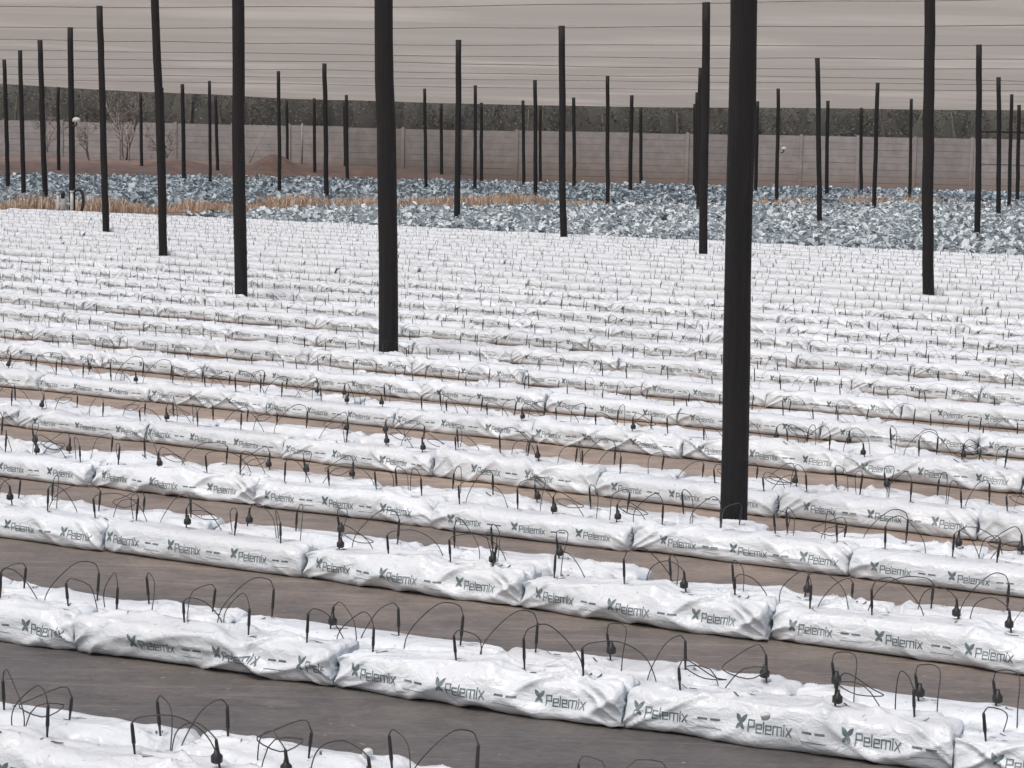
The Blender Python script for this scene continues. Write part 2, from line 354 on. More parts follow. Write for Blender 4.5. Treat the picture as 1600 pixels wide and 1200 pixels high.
GLY = {'P': ([[(0, 0), (0, 1), (.58, 1), (.58, .46), (.06, .46)]], .80),
       'e': ([[(0, .37), (.5, .37), (.5, .72), (0, .72), (0, 0), (.52, 0)]], .72),
       'l': ([[(0, 0), (0, 1)]], .24),
       'm': ([[(0, 0), (0, .72), (.84, .72), (.84, 0)], [(.42, .68), (.42, 0)]], 1.08),
       'i': ([[(0, 0), (0, .66)], [(0, .84), (0, .97)]], .24),
       'x': ([[(0, 0), (.5, .72)], [(0, .72), (.5, 0)]], .6)}
def stroke(a, b, w):
    """narrow strip from a to b as rows of two points"""
    a, b = np.array(a, float), np.array(b, float); l = np.hypot(*(b - a)); t = (b - a) / l; n = np.array([-t[1], t[0]])
    k = max(2, int(l / .006) + 1); s = np.linspace(-w * .5, l + w * .5, k)
    return np.stack([a + np.outer(s, t) + n * w / 2, a + np.outer(s, t) - n * w / 2], 1)
def petal(root, ang, ln, wd):
    t = np.array([math.cos(ang), math.sin(ang)]); n = np.array([-t[1], t[0]]); s = np.linspace(0, 1, 8)
    w = wd * (np.sin(np.pi * s ** .85) ** .8 + .12 * (1 - s))
    return np.stack([root + np.outer(s * ln, t) + n * w[:, None], root + np.outer(s * ln, t) - n * w[:, None]], 1)
def print_strips(phase):
    outs = []
    for r in range(-1, 4):
        out = []; outs.append(out)
        x0 = -.53 + phase + r * .345; y0 = .046; cap = .032
        c = np.array([x0 + .02, y0 + .021])
        out += [petal(c, R(55), .031, .0066), petal(c, R(125), .031, .0066), petal(c, R(-52), .021, .005), petal(c, R(-128), .021, .005)]
        x = x0 + .047
        for ch in 'Pelemix':
            g, adv = GLY[ch]
            for pl in g:
                for p, q in zip(pl[:-1], pl[1:]):
                    out.append(stroke((x + p[0] * cap, y0 + p[1] * cap), (x + q[0] * cap, y0 + q[1] * cap), .0036))
            x += adv * cap
        for dx in (.035, .078):
            out.append(stroke((x + dx, y0 + .018), (x + dx + .026, y0 + .018), .0065))
        out.append(stroke((x + .03, y0 - .008), (x + .115, y0 - .008), .0016))
    return outs

class BagKind: pass
def make_kind(seed, rough, hd=True):
    k = BagKind(); nu, nt_ = (184, 84) if hd else (26, 16)
    G, P = bag_grid(seed, nu, nt_, rough); k.G = G; k.P = P
    V = G.reshape(-1, 3); F = grid_faces(nu, nt_)
    k.top = (G[:, nt_ // 2, 0], G[:, nt_ // 2, 2])
    if not hd:
        # close the two ends
        V = np.concatenate([V, G[0].mean(0)[None] + [.008, 0, 0], G[-1].mean(0)[None] - [.008, 0, 0]])
        j = np.arange(nt_); j2 = (j + 1) % nt_; n0 = nu * nt_
        F = np.concatenate([F, np.stack([np.full(nt_, n0), j, j2, np.full(nt_, n0)], 1)[:, [0, 1, 2, 2]][:0]])
        k.V, k.F = V[:n0], F
        return k
    mb = MB(); mb.add(V, F.tolist())
    # puckered end caps
    for i, sg in ((0, 1), (nu - 1, -1)):
        ring = G[i]; c = ring.mean(0); rings = [ring]
        for sc, dx in ((.8, .004), (.45, .0), (.12, .012)):
            jit = .006 * noise(np.arange(nt_) * .7, sc * 9, seed, seed)
            rr = c + (ring - c) * sc; rr[:, 0] = c[0] + sg * dx + jit; rings.append(rr)
        rings = np.array(rings)
        f = grid_faces(len(rings), nt_)
        mb.add(rings.reshape(-1, 3), (f if sg < 0 else f[:, ::-1]).tolist())
        mb.add(rings[-1], [tuple(range(nt_)) if sg > 0 else tuple(range(nt_))[::-1]])
    # surface lookup
    du = np.gradient(G, axis=0); dt = (np.roll(G, -1, 1) - np.roll(G, 1, 1)) / 2
    N = np.cross(dt, du); N /= np.linalg.norm(N, axis=-1)[..., None] + 1e-9
    mid = G[nu // 2].mean(0)
    if ((G[nu // 2] - mid) * N[nu // 2]).sum() < 0: N = -N
    ub = G[:, nt_ // 2, 0] * 0 + np.linspace(0, 1, nu); u_of = (.25 * (.5 - .5 * np.cos(np.pi * ub)) + .75 * ub - .5) * BL
    def surf(x, s, off):
        a = np.interp(x, u_of, np.arange(nu)); b_ = (s / P * nt_) % nt_
        i = np.clip(np.floor(a).astype(int), 0, nu - 2); fa = (a - i)[..., None]; j = np.floor(b_).astype(int) % nt_; j2 = (j + 1) % nt_; fb = (b_ - np.floor(b_))[..., None]
        w = lambda A: (A[i, j] * (1 - fa) * (1 - fb) + A[i + 1, j] * fa * (1 - fb) + A[i, j2] * (1 - fa) * fb + A[i + 1, j2] * fa * fb)
        return w(G) + w(N) * off
    # slits cut for planting and dripping on the top
    r_ = np.random.default_rng(seed)
    k.slots = []
    for sx_ in (-.40, -.135, .135, .40):
        x = sx_ + r_.uniform(-.03, .03); k.slots.append(x)
        for q in range(3):
            a = r_.uniform(0, np.pi); ln = r_.uniform(.014, .036); xx = x + r_.uniform(-.01, .05); yy = P / 2 + r_.uniform(-.035, .035)
            st = stroke((xx, yy), (xx + ln * math.cos(a), yy + ln * math.sin(a) * .6), .0035 if q else .006)
            p = surf(st[..., 0], st[..., 1], .0016 + .0004 * q); n = len(p)
            mb.add(p.reshape(-1, 3), [(2 * i, 2 * i + 1, 2 * i + 3, 2 * i + 2) for i in range(n - 1)], 1)
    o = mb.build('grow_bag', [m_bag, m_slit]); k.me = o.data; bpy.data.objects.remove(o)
    s0 = BW / 2 * 1.02 - .018; k.pm = []
    for logo in print_strips(r_.uniform(0, .3)):
        pm = MB()
        cut = any(np.abs(st[..., 0]).max() > .518 for st in logo)
        for z, st in enumerate(logo[:-3] if cut else logo):
            ok = np.abs(st[..., 0]).max(1) < .518
            p = surf(st[..., 0], s0 + st[..., 1], .0012 + .00016 * (z % 9))
            fs = [(2 * i, 2 * i + 1, 2 * i + 3, 2 * i + 2) for i in range(len(p) - 1) if ok[i] and ok[i + 1]]
            if fs: pm.add(p.reshape(-1, 3), fs)
        if len(pm.f) > .45 * sum(len(q) - 1 for q in logo): o = pm.build('printed_logo', m_ink, smooth=True); k.pm.append(o.data); bpy.data.objects.remove(o)
    return k

ROUGH = [.45, .55, .8, .9, 1.0, 1.1, 1.5, 1.7, 1.9, .7, 1.25, 1.4]
kinds = [make_kind(11 + 7 * i, ROUGH[i]) for i in range(12)]
look = ['smooth' if r < .6 else 'creased' if r < 1.3 else 'crumpled' for r in ROUGH]
lows = [make_kind(211 + 5 * i, .75, hd=False) for i in range(8)]

# ---- drip stakes: twelve shapes
def spline(pts, n=22):
    pts = np.array(pts, float); p = np.vstack([2 * pts[0] - pts[1], pts, 2 * pts[-1] - pts[-2]]); out = []
    m = len(pts) - 1
    for t in np.linspace(0, m, n):
        i = min(int(t), m - 1); f = t - i; a, b, c, d = p[i:i + 4]
        out.append(.5 * ((2 * b) + (-a + c) * f + (2 * a - 5 * b + 4 * c - d) * f ** 2 + (-a + 3 * b - 3 * c + d) * f ** 3))
    return np.array(out)
DRIP = []
def make_drip(i):
    r = np.random.default_rng(900 + i)
    tilt = np.array([r.normal(0, .12), r.normal(0, .10), 1.0]); tilt /= np.linalg.norm(tilt); hgt = r.uniform(.07, .105)
    top = tilt * hgt; lk = ['high arched tube', 'wide arched tube', 'low arched tube', 'high arched tube', 'low arched tube', 'looped tube'][i % 6]
    mb = MB(); a = -.03 * tilt
    mb.tube([a, tilt * .012, tilt * .03], [.0025, .0035, .0045], 7); mb.tube([tilt * .028, tilt * .034, top * .6, top * .92, top], [.0054, .006, .0055, .005, .0034], 8)
    stake = mb.build('stake', m_blk)
    sg = 1 if r.random() < .6 else -1
    g = np.array([sg * r.uniform(.08, .19), .125, -.09])
    if lk == 'high arched tube': w = [top, top + tilt * .035 + [sg * .02, .01, 0], [sg * .07, .05, hgt + .035], [g[0] * .95, .10, .03], g]
    elif lk == 'wide arched tube': g[0] = sg * .23; w = [top, top + tilt * .02 + [sg * .03, .01, 0], [sg * .11, .05, hgt + .02], [sg * .19, .09, .05], g]
    elif lk == 'looped tube': w = [top, top + tilt * .03 + [sg * .03, .0, 0], [sg * .11, .02, hgt * .8], [sg * .13, .07, .04], [sg * .03, .09, .025], [sg * -.02, .06, .06], [sg * .06, .10, .05], g]
    else: g[0] = sg * r.uniform(.05, .12); w = [top, top + tilt * .016 + [sg * .02, .01, 0], [sg * .06, .05, hgt * .85], [g[0], .1, -.01], g]
    tb = MB(); tb.tube(spline(w, 26), .0020, 6); tube = tb.build('tube', m_tube)
    em = None
    if i % 5 == 1:
        eb = MB(); p = tilt * .022 + np.array([sg * .006, 0, 0])
        eb.tube([p + [0, 0, -.010], p + [0, 0, -.006], p + [0, 0, .012], p + [0, 0, .02], p + [0, 0, .034]], [.010, .0165, .0165, .009, .006], 12)
        em = eb.build('emitter', m_blk)
    DRIP.append((stake.data, tube.data, em.data if em else None, ('knobbed drip stake, ' if em else 'drip stake with ') + lk))
    for o in (stake, tube, em):
        if o: bpy.data.objects.remove(o)
for i in range(12): make_drip(i)

# low-detail drip stake for the far ones
def low_drip(i):
    r = np.random.default_rng(50 + i); V = MB(); t = np.array([r.normal(0, .15), r.normal(0, .1), 1]) * r.uniform(.06, .09); sg = r.choice([-1, 1])
    V.tube([(0, 0, -.03), t * .3, t], [.0032, .0048, .0038], 4)
    V.tube(spline([t, t + [sg * .02, .01, .025], [sg * .1, .06, t[2] + .015], [sg * r.uniform(.1, .25), .12, -.06]], 8), .0013, 3)
    if r.random() < .1: V.tube([(0, 0, .012), (0, 0, .036), (0, 0, .05)], [.015, .015, .005], 6)
    return np.concatenate(V.v), V.f
lowd = [low_drip(i) for i in range(12)]

PATH_P, PATH_D = np.array([-13.3, 54.4]), np.array([.617, .787])       # the dry grass path along the end of the field
def left_of_path(x, y): return PATH_D[0] * (y - PATH_P[1]) - PATH_D[1] * (x - PATH_P[0])

POLES_NEAR = [((1.08, 10.02), 1.01, .065, 4.7), ((-1.06, 18.08), -1.22, .082, 4.7), ((-3.20, 24.75), -3.30, .075, 4.7), ((-5.62, 33.8), -5.80, .067, 4.7),
              ((-8.15, 42.1), -8.29, .067, 4.52), ((5.67, 28.8), 5.47, .077, 4.7), ((3.36, 37.6), 3.25, .075, 4.55), ((1.02, 44.3), .85, .072, 4.48)]
OCC = []                                          # strand segments for moving poles into the aisle
bagsI, bagsS = [], []                             # individual bags, bags of the mass
STOP = 300
bed_words = ['nearest bed'] + [ordinal(i) + ' nearest bed' for i in range(2, 40)]
for bi, (ang, c, joint) in enumerate(beds):
    a = R(ang); u = np.array([math.cos(a), -math.sin(a)]); n = np.array([math.sin(a), math.cos(a)]); c = np.array(c)
    for strand in (0, 1):
        off = BW / 2 + strand * (BW + GAP); row = []
        j0 = joint + (strand * (.45 + .2 * math.sin(bi * 3)))
        for k in range(-60, 60):
            q = j0 + (k + .5) * PITCH_U; p = c + u * q + n * off
            if p[1] < 2.2 or left_of_path(*(p - u * .5)) > -.3: continue
            lo, hi = p - u * BL / 2, p + u * BL / 2
            pr = [px((*w, .08)) for w in (lo, p, hi)]
            if any(w is None for w in pr): continue
            vis = any(-15 < w[0] < 1615 and w[1] < 1212 for w in pr)
            if not vis and not (pr[2][0] > -260 - 300 * (bi < 6) and pr[0][0] < 1860 + 300 * (bi < 6)): continue
            row.append((q, p, a, u, n, vis, pr[1][0]))
        row.sort(key=lambda w: w[0])
        bagsI.append((bi, strand, row))
cnt = 0; final = []
for bi, strand, row in bagsI:
    nv = sum(w[5] for w in row)
    ind = cnt + nv <= STOP and bi < 14
    if ind: cnt += nv
    final.append((bi, strand, row, ind))

bigV, bigF, bn = [], [], 0; dV, dF, dn = [], [], 0
n_drip = 0; DR_LAST = 5
for bi, strand, row, ind in final:
    o_ = 0; dl = []
    for q, p, a, u, n, vis, sx0 in row:
        yaw = -a + rng.normal(0, .010); p = p + n * rng.normal(0, .012); zs = rng.uniform(.92, 1.08); ys = rng.uniform(.95, 1.05)
        if ind and vis:
            o_ += 1; ki = int(rng.integers(12)) if bi < 6 else [0, 1, 2, 3, 9, 4][int(rng.integers(6))]; K = kinds[ki]
            ob = bpy.data.objects.new('grow_bag', K.me); COL.objects.link(ob)
            ob.location = (p[0], p[1], .001); ob.rotation_euler.z = yaw; ob.scale = (1, ys, zs)
            tag(ob, f"{look[ki]} white grow bag, {ordinal(o_)} from left on {'front' if strand == 0 else 'back'} strand of {bed_words[bi]}", 'grow bag', 'white printed grow bags laid end to end in double rows')
            for me in K.pm:
                pr = bpy.data.objects.new('printed_logo', me); COL.objects.link(pr); pr.parent = ob
            tops, slots = K.top, K.slots
        else:
            K = lows[int(rng.integers(8))]; cs, sn = math.cos(yaw), math.sin(yaw)
            zs = 1 + (zs - 1) * .5; V = K.V * [1.012, ys, zs]; V = np.stack([V[:, 0] * cs - V[:, 1] * sn + p[0], V[:, 0] * sn + V[:, 1] * cs + p[1], V[:, 2] + .006], 1)
            bigV.append(V); bigF.append(K.F + bn); bn += len(V)
            tops, slots = K.top, [-.40 + rng.normal(0, .02), -.135 + rng.normal(0, .02), .135 + rng.normal(0, .02), .40 + rng.normal(0, .02)]
        for sl in slots:
            if rng.random() < (.06 if bi < 6 else .16): continue
            xl = sl + rng.normal(0, .012 if bi < 6 else .045); z = float(np.interp(xl, tops[0], tops[1])) * zs + .006
            cs, sn = math.cos(yaw), math.sin(yaw); yo = rng.normal(0, .022)
            w = np.array([p[0] + xl * cs - yo * sn, p[1] + xl * sn + yo * cs, z - .002])
            flip = math.pi if strand == 1 else 0
            if ind and bi <= DR_LAST and in_frame(w + [0, 0, .05], 4):
                dl.append((px(w + [0, 0, .05])[0], w, yaw + flip + rng.normal(0, .12)))
            else:
                V, F = lowd[int(rng.integers(12))]; an = yaw + flip; cs2, sn2 = math.cos(an), math.sin(an)
                sc = rng.uniform(.8, 1.15)
                dV.append(np.stack([(V[:, 0] * cs2 - V[:, 1] * sn2) + w[0], (V[:, 0] * sn2 + V[:, 1] * cs2) + w[1], V[:, 2] * sc + w[2]], 1)); dF += [tuple(i + dn for i in f) for f in F]; dn += len(V)
    dl.sort(key=lambda w: w[0])
    for t, (sx_, w, rz) in enumerate(dl):
        st, tb, em, lk = DRIP[int(rng.integers(12))]; n_drip += 1
        root = empty('drip_stake', w, rz)
        tag(root, f"{lk}, {ordinal(t + 1)} from left on {'front' if strand == 0 else 'back'} strand of {bed_words[bi]}", 'drip stake', 'black drip stakes standing in the grow bags')
        for nm, me in (('stake', st), ('tube', tb), ('emitter', em)):
            if me:
                o = bpy.data.objects.new(nm, me); COL.objects.link(o); o.parent = root
print('bags', cnt, 'mass bags', len(bigV), 'drips', n_drip, 'mass drips', len(dV))
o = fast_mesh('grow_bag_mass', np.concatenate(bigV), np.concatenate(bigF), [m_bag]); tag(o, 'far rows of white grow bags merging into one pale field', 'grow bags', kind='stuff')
mb = MB(); mb.v = dV; mb.f = dF; mb.m = [0] * len(dF); o = mb.build('drip_stake_mass', m_blk, smooth=False); tag(o, 'countless tiny black drip stakes over the far white rows', 'drip stakes', kind='stuff')

# ------------------------------------------------------------------ poles
def pole(x, y, xt, r, label, group, H=4.72):
    mb = MB(); rr = np.random.default_rng(int(abs(x * 1000) + abs(y * 77))); k = 14
    z = np.linspace(-.25, H, k); t = np.linspace(0, 1, k); wob = np.cumsum(rr.normal(0, .0055, (k, 2)), 0); wob -= np.outer(t, wob[-1]) * .8
    pts = np.stack([(xt - x) * t + wob[:, 0], wob[:, 1], z], 1)
    rad = r * (1.03 - .10 * t + rr.normal(0, .012, k))
    mb.tube(pts, rad, 16)
    o = mb.build('timber_pole', m_pole, loc=(x, y, 0)); tag(o, label, 'pole', group); return o
near_labels = ['thickest black timber pole, nearest to the camera, rising out of frame', 'second thickest black pole, left of centre among the white bags, cut by top edge',
  'black pole in white bags just left of the second thickest pole', 'slim black pole in white bags leaving the frame top at left',
  'black pole at back left edge of the white field with its top visible', 'black pole standing in white bags at right, cut by the top edge',
  'black pole at back of white field just left of the thickest pole', 'black pole at centre where the white field meets blue-grey leaves']
def strand_clear(x, y, r):
    for ang, c, j in beds:
        a = R(ang); v = (np.array([x, y]) - c) @ np.array([math.sin(a), math.cos(a)])
        if -r - .02 < v < 2 * BW + GAP + r + .02: return False
    return True
for (p, xt, r, HH), lb in zip(POLES_NEAR, near_labels):
    x, y = p; best = None
    for dd in np.arange(0, 1.2, .02):
        for sgn in (-1, 1):
            f = 1 + sgn * dd / y
            if strand_clear(x * f, y * f, r): best = f; break
        if best: break
    f = best or 1
    pole(x * f, y * f, xt * f, r, lb, 'black timber poles carrying the shade net', HH); print('shift', lb[:30], round(f, 3))
FAR = [(-18.3, 76.44, -18.46), (-15.92, 68.48, -16.02), (-13.58, 61.18, -13.75), (-24.37, 112.88, -24.41), (-11.32, 53.94, -11.36), (-21.57, 122.12, -21.69), (-18.24, 109.79, -18.4), (-15.97, 101.88, -16.1), (-13.83, 95.76, -13.92), (-17.49, 123.99, -17.65), (-9.09, 81.45, -9.2), (-14.21, 131.37, -14.31), (-11.85, 124.48, -11.95), (-6.54, 72.96, -6.68), (-9.19, 115.19, -9.33), (-10.76, 133.0, -10.88), (-4.26, 99.67, -4.42), (-4.67, 131.4, -4.78), (-1.52, 55.5, -1.6), (-1.83, 93.0, -1.91), (-2.09, 125.68, -2.21), (0.4, 117.85, 0.23), (0.77, 84.6, 0.62), (1.45, 130.27, 1.34), (2.96, 109.25, 2.8), (3.37, 77.92, 3.22), (5.49, 102.59, 5.43), (7.48, 127.39, 7.3), (5.97, 69.22, 5.88), (8.1, 95.49, 7.97), (9.78, 116.49, 9.62), (12.19, 108.14, 12.11), (10.77, 87.6, 10.64), (8.72, 60.75, 8.46), (15.21, 103.86, 15.06), (18.88, 116.14, 18.68), (13.27, 78.47, 13.19), (18.08, 97.39, 17.93), (11.33, 51.88, 11.14), (16.15, 70.92, 15.92), (20.4, 87.79, 20.29), (24.35, 103.12, 24.2)]
pl = sorted([(px((x, y, 0))[0], x, y, xt) for x, y, xt in FAR])
for i, (sx_, x, y, xt) in enumerate(pl):
    w = 'tall' if y < 70 else 'mid-sized' if y < 100 else 'short distant'
    pole(x, y, xt, .072 + .012 * random.random() + .02 * (y > 100), f"{w} black pole, {ordinal(i + 1)} from left among poles beyond the white bags", 'black timber poles carrying the shade net')

# ------------------------------------------------------------------ net roof and its wires
ZN = 4.86
edge = [(-80, 108), (-45, 110), (-27.7, 113.7), (-21.4, 124.5), (-13, 134.2), (-4.6, 134.8), (7.5, 131.9), (28.1, 119.5), (45, 112), (80, 106)]
xs = np.linspace(-80, 80, 81); ye = np.interp(xs, [e[0] for e in edge], [e[1] for e in edge]); t = np.linspace(0, 1, 141)
X = np.tile(xs[:, None], (1, len(t))); Y = -25 + (ye[:, None] + 25) * t[None, :]
Zz = ZN + .018 * np.sin((Y + .3 * X) * 2 * np.pi / 4.2) + .03 * noise(X * .08, Y * .25, 0, 3)
V = np.stack([X, Y, Zz], -1).reshape(-1, 3); nx, ny = X.shape
i, j = np.meshgrid(np.arange(nx - 1), np.arange(ny - 1), indexing='ij'); i = i.ravel(); j = j.ravel()
o = fast_mesh('shade_net', V, np.stack([i * ny + j, (i + 1) * ny + j, (i + 1) * ny + j + 1, i * ny + j + 1], 1), [m_net]); tag(o, 'pale beige shade net stretched over the whole field as a roof', 'shade net')
WIRES = [[(-11.3, 46.3), (-3.3, 43.5), (3.4, 40.1), (8.8, 37.3)], [(-13.3, 54.7), (-4.5, 51.4), (0.9, 48.9), (10.4, 44.3)], [(-13.9, 60.9), (-8.6, 59.9), (-1.7, 58.0), (12.2, 51.7)],
 [(-16.7, 68.4), (-9.8, 66.6), (1.5, 63.7), (8.5, 60.7), (13.8, 58.6)], [(-18.5, 75.9), (-5.5, 70.8), (-0.3, 70.3), (6.0, 69.2), (15.2, 64.5)], [(-15.0, 81.9), (-9.1, 79.5), (-4.1, 78.8), (3.2, 77.9), (8.9, 74.5), (17.5, 73.9)],
 [(-17.8, 91.1), (-4.4, 85.9), (0.7, 84.5), (13.3, 79.1), (18.2, 76.9)], [(-20.9, 99.6), (2.5, 94.1), (19.6, 82.9)]]
wl = ['highest thin wire under the net, at the very top of the picture', 'second highest wire under the net, meeting the centre pole top', 'third highest wire crossing under the beige net', 'fourth highest wire crossing under the beige net',
      'fifth highest wire crossing under the beige net', 'sixth highest wire crossing under the beige net, slightly crooked', 'seventh highest faint wire crossing under the beige net', 'lowest faint wire crossing under the far net']
for w, lb in zip(WIRES, wl):
    w = np.array(w); 
    if len(w) > 3 or len(w) == 3 and abs(w[0][0]) > 10:
        w = np.vstack([w[0] + (w[0] - w[1]) * 1.2, w, w[-1] + (w[-1] - w[-2]) * 1.2])
    P = spline([(x, y, 4.715) for x, y in w], 40); ln = np.linspace(0, 1, 40); P[:, 2] += .012 * np.sin(ln * 40)
    mb = MB(); mb.tube(P, .006 + .00007 * P[:, 1].mean(), 6); o = mb.build('support_wire', m_wire); tag(o, lb, 'wire', 'support wires under the net')

# ------------------------------------------------------------------ blue-grey crop
def inpoly(x, y, poly):
    x = np.asarray(x); y = np.asarray(y); r = np.zeros(x.shape, bool); n = len(poly)
    for i in range(n):
        (x1, y1), (x2, y2) = poly[i], poly[i - 1]
        r ^= ((y1 > y) != (y2 > y)) & (x < (x2 - x1) * (y - y1) / (y2 - y1 + 1e-9) + x1)
    return r
dirn = np.array([math.cos(R(31.5)), -math.sin(R(31.5))])
nearpoly = [(-5.9, 49.9), (2.5, 44.7), (12, 38.6), (30, 27.6), (60, 60), (60, 128), (44, 128), (28.5, 106), (2.0, 72), (-6.4, 61.2), (-8.2, 52.2)]
farpoly = [(-15.8, 55), (-11, 60.6), (-1.5, 73.2), (24.5, 106.5), (42, 129), (24, 130), (7.5, 126), (-7.5, 121), (-18, 117), (-27, 104), (-45, 100), (-45, 55)]
def crop(name, poly, pitch, leaf, m, label, hgt):
    P = np.array(poly); x0, y0 = P.min(0); x1, y1 = P.max(0); pts = []
    y = y0
    while y < y1:
        pc = pitch * (1 if y < 75 else 1.25 if y < 95 else 1.6)
        xs_ = np.arange(x0, x1, pc); xs_ = xs_ + rng.uniform(-.4, .4, len(xs_)) * pc
        ys_ = y + rng.uniform(-.4, .4, len(xs_)) * pc; k = inpoly(xs_, ys_, poly) & (np.abs(xs_) < ys_ * .29 + 4)
        pts.append(np.stack([xs_[k], ys_[k]], 1)); y += pc
    pts = np.concatenate(pts); n = len(pts); k = 10
    # each plant: k cupped leaves in a rosette
    C = np.repeat(pts, k, 0); m_ = len(C); sc = np.repeat(rng.uniform(.6, 1.35, n), k)
    az = np.tile(np.arange(k) * 2.4, n) + np.repeat(rng.uniform(0, 6.28, n), k) + rng.normal(0, .3, m_)
    el = rng.uniform(.0, 1.25, m_); ln = leaf * sc * rng.uniform(.7, 1.3, m_); wd = ln * rng.uniform(.2, .42, m_); droop = rng.uniform(.1, 1.7, m_)
    s = np.array([0, .35, .7, 1.0]); wprof = np.array([.45, .95, 1.0, .62])
    V = np.zeros((m_, 4, 3, 3))
    base_h = hgt * sc * rng.uniform(.0, .75, m_)
    for a_ in range(4):
        e = el - droop * s[a_]; r_ = ln * s[a_] * np.cos(el - droop * s[a_] * .5); z = base_h + ln * s[a_] * np.sin(e)
        for b_ in range(3):
            o2 = (b_ - 1) * wd * wprof[a_] + (rng.normal(0, .012, m_)); cup = (b_ != 1) * wd * .35 * wprof[a_]
            V[:, a_, b_, 0] = C[:, 0] + np.cos(az) * r_ - np.sin(az) * o2 - np.cos(az) * cup * np.sin(el) * .6
            V[:, a_, b_, 1] = C[:, 1] + np.sin(az) * r_ + np.cos(az) * o2 - np.sin(az) * cup * np.sin(el) * .6
            V[:, a_, b_, 2] = np.maximum(z + cup + rng.normal(0, .01, m_), .02)
    f = np.array([(a_ * 3 + b_, a_ * 3 + b_ + 1, (a_ + 1) * 3 + b_ + 1, (a_ + 1) * 3 + b_) for a_ in range(3) for b_ in range(2)])
    F = (np.arange(m_)[:, None, None] * 12 + f[None]).reshape(-1, 4)
    o = fast_mesh(name, V.reshape(-1, 3), F, [m]); tag(o, label, 'crop', kind='stuff'); print(name, n, len(F))
sheet('crop_soil', nearpoly, .004, m_dark); sheet('crop_soil', farpoly, .004, m_dark)
crop('leafy_crop', nearpoly, .285, .155, m_crop, 'pale blue-grey leafy crop between the white bags and the grass path', .13)
crop('leafy_crop', farpoly, .36, .20, m_cropf, 'darker blue-grey leafy crop filling the ground towards the concrete wall', .16)

# ------------------------------------------------------------------ dry grass along the path
def grass(name, label, spans, n, hh):
    tt = np.concatenate([rng.uniform(a, b, int(n * w)) for a, b, w in spans]); N_ = len(tt)
    clump = .55 + .45 * noise(tt * .9, 0, 0, 77)
    off = rng.normal(0, .42, N_); P = PATH_P + np.outer(tt, PATH_D) + np.outer(off - .1, [-PATH_D[1], PATH_D[0]])
    h = hh * np.clip(clump, .2, 1.2) * rng.uniform(.5, 1.2, N_); az = rng.uniform(0, 6.28, N_); ln = rng.uniform(.1, .55, N_) * h; w = rng.uniform(.006, .016, N_)
    V = np.zeros((N_, 6, 3)); ca, sa = np.cos(az), np.sin(az)
    for k, (f, ww) in enumerate(((0, 1), (.55, .8), (1, .15))):
        cx, cy = P[:, 0] + ca * ln * f ** 2, P[:, 1] + sa * ln * f ** 2; z = h * (f - .12 * f * f)
        for q, sg in ((0, 1), (1, -1)):
            V[:, k * 2 + q] = np.stack([cx - sa * w * ww * sg, cy + ca * w * ww * sg, z], 1)
    f = np.array([(0, 1, 3, 2), (2, 3, 5, 4)]); F = (np.arange(N_)[:, None, None] * 6 + f[None]).reshape(-1, 4)
    o = fast_mesh(name, V.reshape(-1, 3), F, [m_dry], smooth=False); tag(o, label, 'dry grass', kind='stuff')
grass('dry_grass', 'tan dry grass growing along the path edge', [(-6, 26, 1.0), (36, 41, .03), (44, 52, .07)], 13000, .56)
mb = MB(); q = [PATH_P + PATH_D * a + np.array([-PATH_D[1], PATH_D[0]]) * b for a, b in ((-30, -1.1), (80, -1.1), (80, 1.0), (-30, 1.0))]
mb.add([(x, y, .008) for x, y in q], [(0, 1, 2, 3)]); tag(mb.build('dirt_path', m_soil), kind='structure')

# ------------------------------------------------------------------ red earth bank at the wall foot, left
xs = np.linspace(-60, -1, 119); ys = np.linspace(103, 136.6, 48); X, Y = np.meshgrid(xs, ys, indexing='ij')
yb = np.interp(xs, [-60, -27, -18, -7.5, -1], [101, 105.5, 118.5, 122.5, 126.5])[:, None]
tt = np.clip((Y - yb) / 12, 0, 1); fade = np.clip((-1.5 - X) / 9, 0, 1)
Z = (.75 * tt ** .7) * (.45 + .55 * fade) * np.clip(fade * 4, 0, 1) + .10 * noise(X * .5, Y * .5, 0, 5) * tt - .03 * (tt <= 0)
Z += 1.0 * np.exp(-(((X + 14.4) / 1.25) ** 2 + ((Y - 125.5) / 3) ** 2)) + .35 * np.exp(-(((X + 9.0) / 1.0) ** 2 + ((Y - 126) / 2) ** 2)) + .3 * np.exp(-(((X + 20) / 1.6) ** 2 + ((Y - 126) / 2) ** 2)) + .18 * np.exp(-(((X + 12) / 1.0) ** 2 + ((Y - 126) / 2) ** 2))
Z += .05 * noise(X * 2, Y * 1.2, 0, 6) * tt
nx, ny = X.shape; i, j = np.meshgrid(np.arange(nx - 1), np.arange(ny - 1), indexing='ij'); i = i.ravel(); j = j.ravel()
o = fast_mesh('soil_bank', np.stack([X, Y, Z], -1).reshape(-1, 3), np.stack([i * ny + j, (i + 1) * ny + j, (i + 1) * ny + j + 1, i * ny + j + 1], 1), [m_bank]); tag(o, kind='structure')

